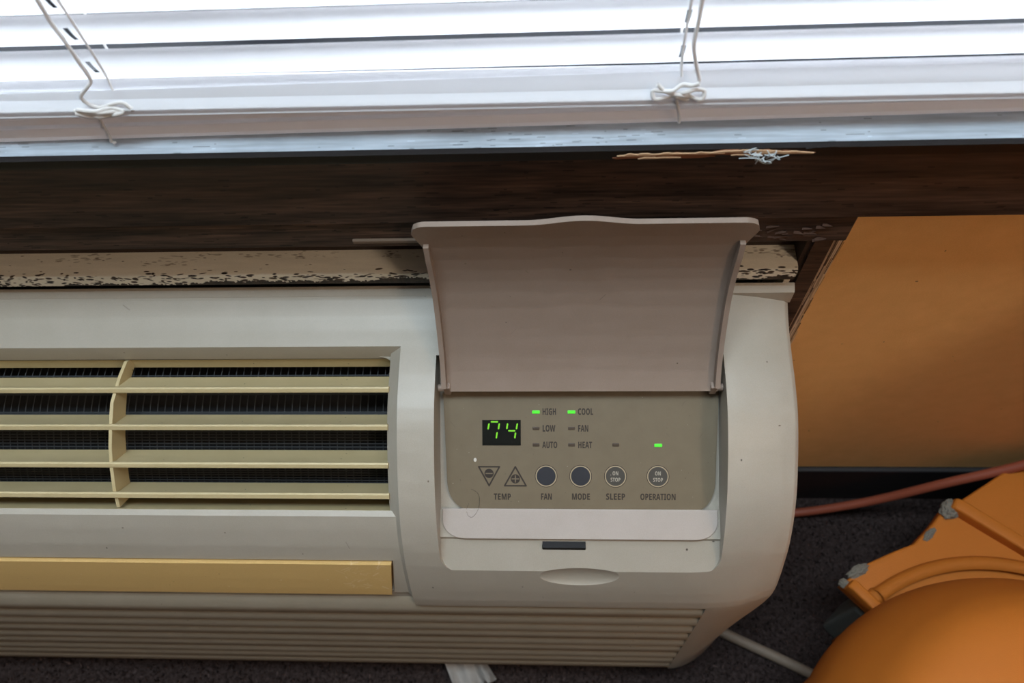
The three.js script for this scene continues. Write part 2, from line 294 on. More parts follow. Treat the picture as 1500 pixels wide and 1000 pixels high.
// ---------------------------------------------------------------- venetian blind
{
  const X0 = -0.95, X1 = 0.66, W = 0.0213, HOLES = [-0.2085, 0.0565];
  const blind = thing('venetian_blind', 'white mini venetian blind hanging closed in front of the window above the sill', 'blind', [0, SILL, 0]);
  blind.rotation.z = 0.0022;
  // one slat: a shallow arc across its width, cord holes left open
  function slatGeo(sag = 0.0022, th = 0.0004) {
    const xs = [X0], hw = 0.0011; for (const h of HOLES) xs.push(h - hw, h + hw); xs.push(X1); xs.sort((a, b) => a - b);
    const n = 10, rows = []; for (let i = 0; i <= n; i++) { const v = i / n - 0.5; rows.push([v * W, sag * (1 - 4 * v * v)]); }
    const g = [], P = (x, i, o) => new THREE.Vector3(x, rows[i][0], rows[i][1] + o);
    const pos = [], q = (a, b, c, d) => pos.push(...a.toArray(), ...b.toArray(), ...c.toArray(), ...a.toArray(), ...c.toArray(), ...d.toArray());
    for (let k = 0; k < xs.length - 1; k++) for (let i = 0; i < n; i++) {
      if (k % 2 === 1 && i >= 3 && i <= 6) continue;
      q(P(xs[k], i, th), P(xs[k + 1], i, th), P(xs[k + 1], i + 1, th), P(xs[k], i + 1, th));
    }
    const geo = new THREE.BufferGeometry(); geo.setAttribute('position', new THREE.Float32BufferAttribute(pos, 3)); geo.computeVertexNormals();
    const out = toCreasedNormals(geo, 0.8); out.setAttribute('uv', new THREE.Float32BufferAttribute(new Float32Array(out.attributes.position.count * 2), 2)); return out;
  }
  const hang = slatGeo(), flat = slatGeo(0.0014);
  const put = (geo, y, z, tilt) => { const m = part('slat', geo, M.slat, blind); m.position.set(0, y - SILL, z); m.rotation.x = tilt; return m; };
  // tilt: 0 stands upright, convex side to the room; positive leans its top to the room
  const pitch = 0.0168;
  for (let k = 0; k < 70; k++) { const y = 0.6098 + k * pitch + (k > 0 ? 0.0012 : 0); if (y > WTOP - 0.05) break; put(hang, y + 0.0002 * Math.sin(k * 2.3), 0.0, 0.27 + 0.02 * Math.sin(k * 1.7)); }
  put(hang, 0.5922, -0.001, 0.27);                // the lowest one stands behind the stack
  const stacked = [], lip = [[0.0030, 0.0294], [0.0052, 0.0280], [0.0072, 0.0247], [0.0082, 0.0205]];
  stacked.push(part('slat', sweepX([...lip, ...lip.map(([z, y]) => [z - 0.0005, y - 0.0004]).reverse()], [X0, X1], { crease: 0.8 }), M.slat, blind));   // drooping lip of the top stacked slat
  for (let k = 0; k < 5; k++) stacked.push(put(flat, 0.5880 + k * 0.0010, 0.0014 + 0.0006 * Math.sin(k * 2), -1.5 + 0.03 * Math.sin(k)));   // stacked flat on the rail
  const railSection = [[-0.013, 0.0035], [-0.011, 0.0015], [0.004, 0.0015], [0.0068, 0.0022], [0.0082, 0.0040], [0.0080, 0.0058], [0.0062, 0.0074], [0.0054, 0.0088], [0.0062, 0.0104], [0.0084, 0.0124], [0.0088, 0.0148], [0.0076, 0.0172], [0.0040, 0.0186], [-0.011, 0.0186], [-0.013, 0.0165]];
  const skew = 0.0035, yaw = 0.0085;                                         // rail and stack hang a little lower on the left
  for (const m of stacked) { m.rotation.z = skew; m.rotation.y = yaw; }
  part('bottom_rail', sweepX(railSection, [X0, X1], { crease: 0.9 }), M.rail, blind, 'grey beige moulded bottom rail').rotation.set(0, yaw, skew);
  part('head_rail', boxAt(X0, X1, WTOP - 0.045 - SILL, WTOP - 0.004 - SILL, -0.02, 0.016, 0.002), M.rail, blind);
  const loc = (pts, z) => pts.map(([x, y], i) => [x, y - SILL, z + (Array.isArray(z) ? 0 : 0)]);
  // string that hangs in front, its looped knot and its tail
  function twisted(pts, r, seg) { const a = [], c = new THREE.CatmullRomCurve3(pts.map((p) => new THREE.Vector3(...p)), false, 'centripetal'); const out = [];
    for (const ph of [0, Math.PI]) { const q = []; for (let i = 0; i <= seg; i++) { const p = c.getPointAt(i / seg), w = i * 1.1 + ph; q.push([p.x + Math.cos(w) * r * 0.55, p.y, p.z + Math.sin(w) * r * 0.55]); } out.push(tube(q, r * 0.62, seg * 2, 6)); } return merge(out); }
  const wave = (pts, z, amp) => pts.map(([x, y], i) => [x, y - SILL, z + amp * Math.sin(i * 2.1 + 1)]);
  const lTop = [[-0.2056, 0.72], [-0.2058, 0.6506], [-0.2066, 0.6409], [-0.2056, 0.6312], [-0.2057, 0.6196], [-0.2064, 0.6097], [-0.2096, 0.6066], [-0.2157, 0.6007], [-0.2151, 0.5969], [-0.2101, 0.5947], [-0.2032, 0.5962], [-0.1982, 0.5964], [-0.1953, 0.5930]];
  const c1 = part('lift_cord', merge([tube(wave(lTop, 0.0120, 0.0004), 0.0009, 120, 7), cap([-0.1953, 0.5930 - SILL, 0.0120], 0.0013)]), M.cord, blind);
  const lKnot = [[-0.2214, 0.5938], [-0.2156, 0.5907], [-0.2077, 0.5900], [-0.2025, 0.5925], [-0.1989, 0.5932], [-0.2037, 0.5946], [-0.2115, 0.5948], [-0.2201, 0.5951], [-0.2177, 0.5929], [-0.2119, 0.5914], [-0.2052, 0.5917], [-0.1997, 0.5928], [-0.2090, 0.5939], [-0.2218, 0.5943]];
  part('knot', tube(wave(lKnot, 0.0140, 0.0012), 0.001, 150, 7), M.cord, c1);
  part('cord_tail', twisted([[-0.2124, 0.5901 - SILL, 0.0138], [-0.2140, 0.5836 - SILL, 0.0128], [-0.2150, 0.5769 - SILL, 0.0122], [-0.2155, 0.5722 - SILL, 0.0125], [-0.2138, 0.5722 - SILL, 0.0130]], 0.0008, 22), M.cord, c1);
  const rTop = [[0.0592, 0.72], [0.0593, 0.6419], [0.0594, 0.6310], [0.0591, 0.6201], [0.0616, 0.6096], [0.0646, 0.6000]];
  const c2 = part('lift_cord', tube(wave(rTop, 0.0105, 0.0003), 0.0009, 80, 7), M.cord, blind);
  const rKnot = [[0.0644, 0.6006], [0.0614, 0.5987], [0.0573, 0.5985], [0.0530, 0.5966], [0.0486, 0.5959], [0.0448, 0.5953], [0.0454, 0.5924], [0.0506, 0.5919], [0.0550, 0.5930], [0.0589, 0.5956], [0.0636, 0.5963], [0.0674, 0.5946], [0.0667, 0.5914], [0.0624, 0.5919], [0.0591, 0.5940], [0.0549, 0.5938], [0.0599, 0.5908], [0.0616, 0.5916], [0.0579, 0.5937], [0.0502, 0.5955], [0.0464, 0.5992]];
  part('knot', tube(wave(rKnot, 0.0118, 0.0010), 0.00095, 220, 7), M.cord, c2);
  part('cord_tail', tube([[0.0553, 0.5909 - SILL, 0.0118], [0.0570, 0.5851 - SILL, 0.0112], [0.0583, 0.5800 - SILL, 0.0102], [0.0591, 0.5745 - SILL, 0.0098]], 0.0008, 24, 7), M.cord, c2);
  // ladder tapes through the slats
  for (const [x, dx] of [[-0.2028, 0], [0.0565, 0]]) part('ladder_tape', merge([tube([[x, 0.25, 0.0048], [x, 0.10, 0.0048], [x, 0.036, 0.0052], [x + 0.0006, 0.031, 0.0075]], 0.0006, 40, 6), tube([[x, 0.25, -0.0062], [x, 0.1, -0.0062], [x, 0.036, -0.0064]], 0.0006, 30, 6)]), M.cord, blind);
}

// ---------------------------------------------------------------- wall sleeve
{
  const s = thing('wall_sleeve', 'cream metal wall sleeve edge with dirt behind the air conditioner', 'sleeve');
  const g = sweepX([[-0.16, 0.4405], [-0.16, 0.445], [0.003, 0.445], [0.0052, 0.4437], [0.0058, 0.4415], [0.0052, 0.4335], [0.0015, 0.4335], [0.0015, 0.4405]], [UL + 0.01, 0.1492], { crease: 0.7 });
  const p = g.attributes.position, uv = g.attributes.uv;   // u over 1.1 m, v across top (back to front) and down the face
  for (let i = 0; i < p.count; i++) uv.setXY(i, (p.getX(i) + 0.93) / 1.1, 1 - ((p.getZ(i) + 0.02) + Math.max(0, 0.4445 - p.getY(i)) * 0.6) / 0.0375);
  M.sleeve.map.wrapT = THREE.ClampToEdgeWrapping;
  part('top_panel', g, M.sleeve, s);
  part('side_panel', boxAt(0.1455, 0.1492, 0.045, 0.4405, -0.16, 0.0012), M.sleeve, s);
  part('side_panel', boxAt(UL + 0.01, UL + 0.0137, 0.045, 0.4405, -0.16, 0.0012), M.sleeve, s);
  part('bottom_panel', boxAt(UL + 0.01, 0.1492, 0.041, 0.045, -0.16, 0.0012), M.sleeve, s);
}

// ---------------------------------------------------------------- air conditioner
const ac = thing('air_conditioner', 'cream wall air conditioner with open control lid, lit display and louvred vent below the window', 'air conditioner');
// side profile of the moulded cover [z, y], from its back edge over the top and down the front
const KEY = [[0.002, 0.4235], [0.0065, 0.4212], [0.022, 0.4148], [0.041, 0.411], [0.060, 0.4085], [0.079, 0.404], [0.096, 0.396], [0.111, 0.3865], [0.127, 0.3745], [0.1415, 0.359], [0.155, 0.3385], [0.1635, 0.319], [0.1705, 0.299], [0.1745, 0.283], [0.1765, 0.262], [0.181, 0.190], [0.1885, 0.055]];
const PC = new THREE.CatmullRomCurve3(KEY.map(([z, y]) => new THREE.Vector3(z, y, 0)), false, 'centripetal');
const NP = 1200, PP = PC.getSpacedPoints(NP).map((p) => [p.x, p.y]);
const PN = PP.map((p, i) => { const a = PP[Math.max(0, i - 1)], b = PP[Math.min(NP, i + 1)], L = Math.hypot(b[0] - a[0], b[1] - a[1]); return [-(b[1] - a[1]) / L, (b[0] - a[0]) / L]; });
// the stretch of the profile between two heights, moved out by off, thinned to about n points
function stretch(yTop, yBot, off = 0, step = 4) {
  const out = []; let last = -9;
  PP.forEach((p, i) => { if (p[1] <= yTop + 1e-6 && p[1] >= yBot - 1e-6 && (i - last >= step * 3.5)) { out.push([p[0] + PN[i][0] * off, p[1] + PN[i][1] * off]); last = i; } });
  return out;
}
function atY(y, off = 0) { let k = 0; while (k < NP - 1 && PP[k + 1][1] > y) k++; const t = (PP[k][1] - y) / Math.max(1e-9, PP[k][1] - PP[k + 1][1]); return [PP[k][0] + (PP[k + 1][0] - PP[k][0]) * t + PN[k][0] * off, y + PN[k][1] * off]; }
const span = (yTop, yBot, off = 0, step = 4) => [atY(yTop, off), ...stretch(yTop - 0.0008, yBot + 0.0008, off, step), atY(yBot, off)];
const CAPX = -0.0985, YV = 0.4113, YF = 0.3645, YB = 0.2915, YE = 0.058;
// right end rounds back: the nearer the edge and the lower, the more
const ease = (t) => { t = Math.max(0, Math.min(1, t)); return t * t * (3 - 2 * t); };
function crown(p) {
  const x0 = 0.085 + 0.019 * ease((0.33 - p.y) / 0.05), t = Math.max(0, (p.x - x0) / (0.153 - x0));
  const amp = 0.011 + 0.020 * ease((0.30 - p.y) / 0.24), d = amp * t * t + (t > 0.93 ? 0.0035 * ((t - 0.93) / 0.07) ** 2 : 0);
  if (p.z < 0.0008 || d === 0) return;
  let k = 0, best = 9; for (let i = 0; i <= NP; i += 1) { const e = Math.hypot(PP[i][0] - p.z, PP[i][1] - p.y); if (e < best) { best = e; k = i; } }
  if (best > 0.004) return;
  p.z -= PN[k][0] * d; p.y -= PN[k][1] * d; if (p.y < 0.12) p.y += 0.02 * t * t;
}
const capXs = [CAPX, CAPX + 0.0015, 0.0, 0.085, 0.092, 0.099, 0.104, 0.110, 0.116, 0.122, 0.128, 0.134, 0.139, 0.143, 0.146, 0.1485, 0.1505, 0.152];
let coverParts = [];
{
  const upper = span(0.4205, YE, 0, 3);
  const capSolid = sweepX([...upper, [0.001, YE], [0.001, 0.4205]], capXs, { crease: 0.6, move: crown });
  // recess: floor of the tray as a section, cut with a rounded-corner outline
  const floorPts = [[0.0400, 0.3945], [0.1263, 0.3459], [0.1268, 0.3487], [0.1432, 0.3412], [0.1437, 0.3385], [0.1611, 0.3252]];
  const over = [[0.172, 0.352], [0.15, 0.40], [0.10, 0.44], [0.0415, 0.44], [0.0400, 0.42]];
  const A = sweepX([...floorPts, ...over], [-0.085, 0.115], { crease: 0.3 });
  const s = new THREE.Shape(), xl = -0.0752, xr = 0.1062, yt = 0.143, yb = -0.0012, rC = 0.013;   // outline seen along the tray's normal
  s.moveTo(xl, yt); s.lineTo(xl, yb + rC); s.absarc(xl + rC, yb + rC, rC, Math.PI, Math.PI * 1.5, false); s.lineTo(xr - rC, yb); s.absarc(xr - rC, yb + rC, rC, -Math.PI / 2, 0, false); s.lineTo(xr, yt);
  const Bg = new THREE.ExtrudeGeometry(s, { depth: 0.2, bevelEnabled: false, curveSegments: 14 });
  // local y runs up the slope from the front lip, local z out of the tray
  const up = new THREE.Vector3(0, 0.3873 - 0.3252, 0.0560 - 0.1611).normalize(), outN = new THREE.Vector3(1, 0, 0).cross(up);
  Bg.translate(0, 0, -0.08); Bg.applyMatrix4(new THREE.Matrix4().makeBasis(new THREE.Vector3(1, 0, 0), up, outN).setPosition(0, 0.3252, 0.1611));
  const ev = new Evaluator(); ev.attributes = ['position', 'normal', 'uv']; ev.useGroups = true;
  const bA = new Brush(clean(A), M.tray), bB = new Brush(clean(Bg), M.tray), bC = new Brush(clean(capSolid), M.cover);
  [bA, bB, bC].forEach((b) => b.updateMatrixWorld());
  const tool = ev.evaluate(bA, bB, INTERSECTION); tool.material = M.tray; tool.geometry.clearGroups();
  const slot = new Brush(clean(new RoundedBoxGeometry(0.0285, 0.03, 0.0034, 2, 0.0006)), M.black); slot.position.set(0.0057, 0.3345, 0.1475); slot.rotation.x = 0; slot.updateMatrixWorld();
  const thumb = new Brush(clean(new THREE.SphereGeometry(1, 48, 24)), M.tray); thumb.scale.set(0.0385, 0.0178, 0.0094); thumb.position.set(0.0158, 0.328, 0.1685); thumb.rotation.x = 0; thumb.updateMatrixWorld();
  ev.useGroups = false;
  let r = ev.evaluate(bC, tool, SUBTRACTION); r.updateMatrixWorld();
  r = ev.evaluate(r, thumb, SUBTRACTION); r.updateMatrixWorld();
  r = ev.evaluate(r, slot, SUBTRACTION);
  r.updateMatrixWorld();
  const bay = new Brush(clean(boxAt(-0.3, 0.104, 0.0, YB - 0.013, 0.1, 0.3)), M.cover); bay.updateMatrixWorld();
  r = ev.evaluate(r, bay, SUBTRACTION);
  coverParts.push(clean(r.geometry));
}
{
  const L = UL, R = CAPX;
  // strip above the vent, the bevel and wall below it
  coverParts.push(sweepX([...span(0.4205, YV, 0, 3), [0.0396, 0.409], [0.0402, 0.3965], [0.0370, 0.3965], [0.001, 0.3965], [0.001, 0.4205]], [L, R], { crease: 0.45 }));
  // panel below the vent (slightly sunk) with its rounded upper rim
  const inner = [[0.121, 0.338], [0.1308, 0.3565], [0.1316, 0.3600]];
  coverParts.push(sweepX([...inner, ...span(YF - 0.002, 0.3292, -0.004, 3), ...span(0.3285, YB, -0.0125, 5), [0.145, YB], [0.118, 0.320]], [L, -0.1074], { crease: 0.7 }));   // with the pocket for the strip
  coverParts.push(sweepX([...inner, ...span(YF - 0.002, YB, -0.004, 3), [0.145, YB], [0.118, 0.320]], [-0.1074, R], { crease: 0.7, move: (q) => { if (q.x < -0.107 && q.y < 0.3285) q.x -= 0.0046 * (0.3285 - q.y) / 0.036; } }));
  // sloping right side of the vent
  const a = span(YV, YB, 0, 6), b = span(YV, YB, -0.0085, 6), pos = [], uv = [];
  const n = Math.min(a.length, b.length);
  for (let i = 0; i < n - 1; i++) {
    const q = [[CAPX + 0.0004, a[i]], [CAPX + 0.0004, a[i + 1]], [-0.1064, b[i + 1]], [-0.1064, b[i]]];
    for (const k of [0, 1, 2, 0, 2, 3].reverse()) { pos.push(q[k][0], q[k][1][1], q[k][1][0]); uv.push(q[k][0], i * 0.01); }
  }
  const g = new THREE.BufferGeometry(); g.setAttribute('position', new THREE.Float32BufferAttribute(pos, 3)); g.setAttribute('uv', new THREE.Float32BufferAttribute(uv, 2)); g.computeVertexNormals();
  coverParts.push(toCreasedNormals(g, 0.5));
  // rounded inner corners of the vent opening
  for (const [y, dir] of [[0.3965, -1]]) {
    const s = new THREE.Shape(), r = 0.011; s.moveTo(0, 0); s.lineTo(-r, 0); s.absarc(-r, dir * r, r, dir > 0 ? -Math.PI / 2 : Math.PI / 2, 0, dir < 0); s.lineTo(0, 0);
    const e = new THREE.ExtrudeGeometry(s, { depth: 0.003, bevelEnabled: false, curveSegments: 10 });
    const zy = dir < 0 ? [0.0385, 0.3975] : [0.1272, 0.3580], ang = dir < 0 ? -0.75 : -0.82;
    e.rotateX(ang); e.translate(-0.1035, zy[1], zy[0]); coverParts.push(e);
  }
  // lower right of the cover beside the grille, and the rails at its ends
  coverParts.push(sweepX([...span(YB + 0.0004, YB - 0.014, -0.0055, 2), [0.155, YB - 0.014], [0.155, YB + 0.0004]], [L, CAPX + 0.001], { crease: 0.6 }));
  coverParts.push(sweepX([...span(0.4205, YE, 0, 6), [0.001, YE], [0.001, 0.4205]], [L - 0.012, L], { crease: 0.5 }));
}
part('front_cover', merge(coverParts), M.cover, ac);
part('rear_flange', sweepX([[0.0005, 0.409], [0.0005, 0.4232], [0.0014, 0.4240], [0.0056, 0.4222], [0.0068, 0.4208], [0.0068, 0.409]], [UL - 0.012, 0.1528], { crease: 0.5 }), M.cover, ac);
part('chassis', boxAt(UL + 0.015, 0.145, 0.046, 0.4375, -0.158, -0.034), M.metal, ac, 'metal chassis inside the sleeve');
// lower intake grille: overlapping louvres, each one a piece
{
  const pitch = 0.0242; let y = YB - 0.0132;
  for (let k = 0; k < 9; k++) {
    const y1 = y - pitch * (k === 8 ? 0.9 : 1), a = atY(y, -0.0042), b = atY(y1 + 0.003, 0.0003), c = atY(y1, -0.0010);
    part('grille_louvre', sweepX([[a[0] - 0.002, a[1] + 0.003], a, [(a[0] + b[0]) / 2 + 0.0012, (a[1] + b[1]) / 2], b, c, [c[0] - 0.006, c[1] + 0.001], [a[0] - 0.0035, a[1] + 0.002]], [UL + 0.03, 0.1042], { crease: 0.7 }), M.grilleShaded, ac);
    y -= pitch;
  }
}
// outlet vent: dark well with coil mesh, tan deck, vanes, divider
{
  const R = -0.1045, L = UL + 0.02;
  const well = [[-0.02, 0.399], [-0.02, 0.36], ...span(0.404, 0.345, -0.045, 8)];
  part('vent_well', merge([sweepX([...well, [well[well.length - 1][0] - 0.004, well[well.length - 1][1] - 0.004], [-0.03, 0.35], [-0.03, 0.399]], [L, R - 0.002], { crease: 0.4 }), boxAt(L, R - 0.002, 0.3945, 0.3962, -0.03, 0.0395), sweepX([...span(0.4075, 0.350, -0.0165, 8), ...span(0.4075, 0.350, -0.05, 8).reverse()], [R - 0.0028, R - 0.0020], { crease: 0.4 })]), M.black, ac, 'black vent interior');
  const bars = [];
  const grid = [[0.0, 0.377], [0.014, 0.3768], [0.028, 0.3762], [0.042, 0.3752], [0.055, 0.373], ...span(0.404, 0.335, -0.036, 2)];
  for (let i = 0; i < grid.length; i += 1) bars.push(boxAt(-0.5, R - 0.004, grid[i][1] - 0.0004, grid[i][1] + 0.0004, grid[i][0] - 0.0004, grid[i][0] + 0.0004));
  for (let x = -0.5; x < R - 0.006; x += 0.0052) { const c = new THREE.CatmullRomCurve3(grid.map((p) => new THREE.Vector3(x, p[1], p[0]))); bars.push(new THREE.TubeGeometry(c, 14, 0.0004, 4)); }
  const m = part('coil_mesh', merge(bars), M.coil, ac, 'fine black wire mesh inside the vent'); m.userData.kind = 'stuff';
  part('vent_wall', sweepX([[0.0360, 0.398], [0.0388, 0.398], [0.0400, 0.3845], [0.0372, 0.3835]], [L, R - 0.0015], { crease: 0.4 }), M.ventFrame, ac, 'tan upper vent wall');
  part('vent_wall', sweepX([[0.1318, 0.3592], [0.1170, 0.3380], [0.1185, 0.3345], [0.1335, 0.3555]], [L, R - 0.0015], { crease: 0.4 }), M.ventFrame, ac, 'tan lower vent wall');
  for (const [f, b] of [[[0.0652, 0.4011], [0.0500, 0.3883]], [[0.0879, 0.3932], [0.0735, 0.3795]], [[0.1088, 0.3806], [0.0935, 0.3668]], [[0.1248, 0.3681], [0.1115, 0.3532]]]) {
    const d = new THREE.Vector2(f[0] - b[0], f[1] - b[1]).normalize(), n = new THREE.Vector2(-d.y, d.x);   // n: the vane's upper side
    const P = (p, u, v) => [p[0] + d.x * u + n.x * v, p[1] + d.y * u + n.y * v];
    part('vane', sweepX([P(b, 0, 0.0005), P(f, -0.0040, 0.0009), P(f, -0.0026, 0.0012), P(f, -0.0014, 0.0019), P(f, -0.0002, 0.0019), P(f, 0.0006, 0.0010), P(f, 0.0007, -0.0006), P(f, 0.0002, -0.0018), P(f, -0.0012, -0.0022), P(f, -0.0028, -0.0013), P(f, -0.0040, -0.0010), P(b, 0, -0.0006)], [L, -0.1056], { crease: 0.6 }), M.vane, ac);
  }
  // upright rib that ties the vanes together; its front edge bows
  const edge = [[0.0420, 0.3970], [0.0560, 0.3990], [0.0730, 0.3988], [0.0855, 0.3938], [0.0990, 0.3870], [0.1115, 0.3782], [0.1220, 0.3690], [0.1300, 0.3590]];
  for (const x of [-0.2868, -0.52, -0.75]) {
    const inner = edge.map(([z, y]) => [z - 0.0125, y - 0.0115]).reverse();
    part('vane_divider', sweepX([...edge, ...inner], [x - 0.0011, x + 0.0011], { crease: 0.5 }), M.vane, ac);
  }
}
// tan accent strip set into the panel below the vent
{
  const s = span(0.3275, 0.2925, -0.0018, 3), back = span(0.3275, 0.2925, -0.008, 8).reverse();
  part('accent_strip', (() => { const g = sweepX([...s, ...back], [UL + 0.02, -0.1108], { crease: 0.6, move: (q) => { if (q.x > -0.2) q.x = -0.1088 - 0.0046 * (0.3275 - q.y) / 0.035; } }); const p = g.attributes.position, uv = g.attributes.uv; for (let i = 0; i < p.count; i++) uv.setXY(i, (p.getX(i) + 0.1108 + 0.45) / 0.45, (p.getY(i) - 0.2925) / 0.04); return g; })(), M.accent, ac, 'tan accent strip');
}
// control panel: printed overlay, display, lamps, keys. Local frame: u to the right, v down the slope, both in millimetres
const TOPZ = 0.058, TOPY = 0.3895, DV = [0.86180444, -0.50724068];
const panelBasis = new THREE.Matrix4().makeBasis(new THREE.Vector3(1, 0, 0), new THREE.Vector3(0, -DV[1], -DV[0]), new THREE.Vector3(0, DV[0], -DV[1])).setPosition(0, TOPY, TOPZ);
{
  const U0 = -73, U1 = 106, V1 = 82, S = 11;
  const inkMap = canvasTex(Math.round((U1 - U0) * S), Math.round(V1 * S), (g, w, h) => {
    const im = g.createImageData(w, h);
    for (let y = 0; y < h; y++) for (let x = 0; x < w; x++) { const n = spot(x >> 1, y >> 1) * 8 + (rnd() - 0.5) * 7; im.data.set([clamp(114 + n), clamp(101 + n), clamp(80 + n), 255], (y * w + x) * 4); }
    g.putImageData(im, 0, 0);
    SPECKS(g, w, h, 60, 0.8, 3, ['rgba(60,48,36,.8)', 'rgba(80,66,50,.6)']); SPECKS(g, w, h, 26, 0.8, 2.6, ['#d8d2c6', '#c9c2b4']);
    const X = (u) => (u - U0) * S, Y = (v) => v * S, INK = '#2a2018';
    const text = (s, u0, u1, v0, v1, color = INK) => { // fitted to the box of its capitals
      const capH = (v1 - v0) * S, size = capH / 0.714; g.save(); g.font = `bold ${size}px sans-serif`; g.fillStyle = color; g.textBaseline = 'alphabetic'; const mw = g.measureText(s).width;
      g.translate(X(u0), Y(v1)); g.scale((u1 - u0) * S / mw, 1); g.fillText(s, 0, 0); g.lineWidth = size * 0.02; g.strokeStyle = color; g.strokeText(s, 0, 0); g.restore();
    };
    text('HIGH', -8, 1.3, 13.8, 17.9); text('LOW', -8, 0.5, 24.6, 28.8); text('AUTO', -8, 1.9, 35.4, 39.5);
    text('COOL', 15, 25.1, 13.8, 17.9); text('FAN', 15, 22.1, 24.6, 28.8); text('HEAT', 15, 24.3, 35.4, 39.5);
    text('TEMP', -39.9, -28.5, 69.5, 73.4); text('FAN', -9.3, -1.7, 69.4, 73.3); text('MODE', 10.8, 22.9, 69.3, 73.2); text('SLEEP', 33.0, 45.5, 69.2, 73.1); text('OPERATION', 55, 78.1, 69.2, 73.1);
    const tri = (pts) => { g.strokeStyle = INK; g.lineWidth = 0.95 * S; g.lineJoin = 'round'; g.beginPath(); pts.forEach(([u, v], i) => i ? g.lineTo(X(u), Y(v)) : g.moveTo(X(u), Y(v))); g.closePath(); g.stroke(); };
    tri([[-49.6, 51.9], [-36.0, 51.9], [-42.85, 64.3]]); tri([[-25.65, 51.9], [-32.7, 64.3], [-18.7, 64.3]]);
    const disc = (u, v, r, c) => { g.fillStyle = c; g.beginPath(); g.arc(X(u), Y(v), r * S, 0, 7); g.fill(); };
    const BG = 'rgb(114,101,80)';
    disc(-42.85, 56.3, 3.0, INK); g.fillStyle = BG; g.fillRect(X(-45.2), Y(55.95), 4.7 * S, 0.75 * S);
    disc(-25.65, 59.8, 3.0, INK); g.fillStyle = BG; g.fillRect(X(-28.1), Y(59.42), 4.9 * S, 0.75 * S); g.fillRect(X(-26.03), Y(57.4), 0.75 * S, 4.8 * S);
    disc(-51.9, 47.4, 1.35, '#3f342a'); g.fillStyle = '#cfc8bc'; g.beginPath(); g.ellipse(X(-51.9), Y(47.4), 1.05 * S, 1.3 * S, 0, 0, 7); g.fill();
    for (const u of [-5.6, 16.75, 39.25, 66.5]) { g.strokeStyle = '#33281f'; g.lineWidth = 0.42 * S; g.beginPath(); g.arc(X(u), Y(57.9), 7.1 * S, 0, 7); g.stroke(); g.strokeStyle = '#b3a285'; g.lineWidth = 0.55 * S; g.beginPath(); g.arc(X(u), Y(57.9), 6.55 * S, 0, 7); g.stroke(); }
    g.strokeStyle = 'rgba(66,54,42,.55)'; g.lineWidth = 1.5; for (const [x, y, a, b] of [[-68, 22, 3, 4], [82, 12, 2, -3], [95, 30, -2, 3], [72, 30, 2, 2]]) { g.beginPath(); g.moveTo(X(x), Y(y)); g.lineTo(X(x + a), Y(y + b)); g.stroke(); }
  });
  inkMap.wrapS = inkMap.wrapT = THREE.ClampToEdgeWrapping;
  const inkMat = std({ map: inkMap, roughness: 0.5, bumpMap: bump(0.03), bumpScale: 0.00004 });
  const mm = 0.001, s = new THREE.Shape();
  const corner = 13.5;                                      // bottom corners rounded, right one a little lower, as the label was stuck on
  s.moveTo(-72.6, 0); s.lineTo(-70.4, -62); s.quadraticCurveTo(-68.5, -79.5, -55, -79.9); s.lineTo(20, -80.3); s.lineTo(45, -81.0); s.lineTo(86, -81.7); s.quadraticCurveTo(101.5, -80, 103.2, -62); s.lineTo(105.4, 0); s.closePath();
  const g = new THREE.ExtrudeGeometry(s, { depth: 0.6, bevelEnabled: false, curveSegments: 16 });
  const p = g.attributes.position, uv = g.attributes.uv;
  for (let i = 0; i < p.count; i++) uv.setXY(i, (p.getX(i) - U0) / (U1 - U0), 1 + p.getY(i) / V1);
  g.scale(mm, mm, mm);
  const panel = part('control_panel', g, inkMat, ac, 'brown control label with keys and green display');
  panel.applyMatrix4(panelBasis);
  const sub = (name, geo, mat, u, v, lift = 0, label) => { geo.scale(mm, mm, mm); geo.translate(u * mm, -v * mm, (0.6 + lift) * mm); return part(name, geo, mat, panel, label); };
  // display window and its lit segments
  sub('display', new THREE.BoxGeometry(25.1, 16.6, 0.5), std({ color: new THREE.Color(0.004, 0.006, 0.005), roughness: 0.25 }), -34.5, 29.6, 0.05, 'black display window');
  const segMat = std({ color: new THREE.Color(0.05, 0.1, 0.02), emissive: new THREE.Color(0.20, 0.72, 0.02), emissiveIntensity: 1.0 });
  const ledOn = std({ color: new THREE.Color(0.06, 0.3, 0.03), emissive: new THREE.Color(0.06, 0.75, 0.03), emissiveIntensity: 1.0, roughness: 0.3 });
  const ledOff = std({ color: new THREE.Color(0.075, 0.052, 0.036), roughness: 0.35 });
  const C = ([cx, cy]) => [-47.06 + (cx - 118) / 248 * 25.1, 21.41 + (cy - 153) / 165 * 16.5];
  for (const [a, b] of [[[172, 163], [222, 163]], [[163, 172], [155, 214]], [[229, 172], [222, 213]], [[214, 230], [208, 273]], [[282, 172], [276, 212]], [[284, 222], [332, 222]], [[345, 172], [338, 213]], [[333, 232], [327, 272]]]) {
    const p0 = C(a), p1 = C(b), len = Math.hypot(p1[0] - p0[0], p1[1] - p0[1]), sh = new THREE.Shape(), w = 0.5, e = 0.45;
    sh.moveTo(-len / 2, 0); sh.lineTo(-len / 2 + e, w); sh.lineTo(len / 2 - e, w); sh.lineTo(len / 2, 0); sh.lineTo(len / 2 - e, -w); sh.lineTo(-len / 2 + e, -w); sh.closePath();
    const sg = new THREE.ExtrudeGeometry(sh, { depth: 0.08, bevelEnabled: false }); sg.rotateZ(Math.atan2(-(p1[1] - p0[1]), p1[0] - p0[0]));
    sub('display_segment', sg, segMat, (p0[0] + p1[0]) / 2, (p0[1] + p1[1]) / 2, 0.3, 'lit green segment');
  }
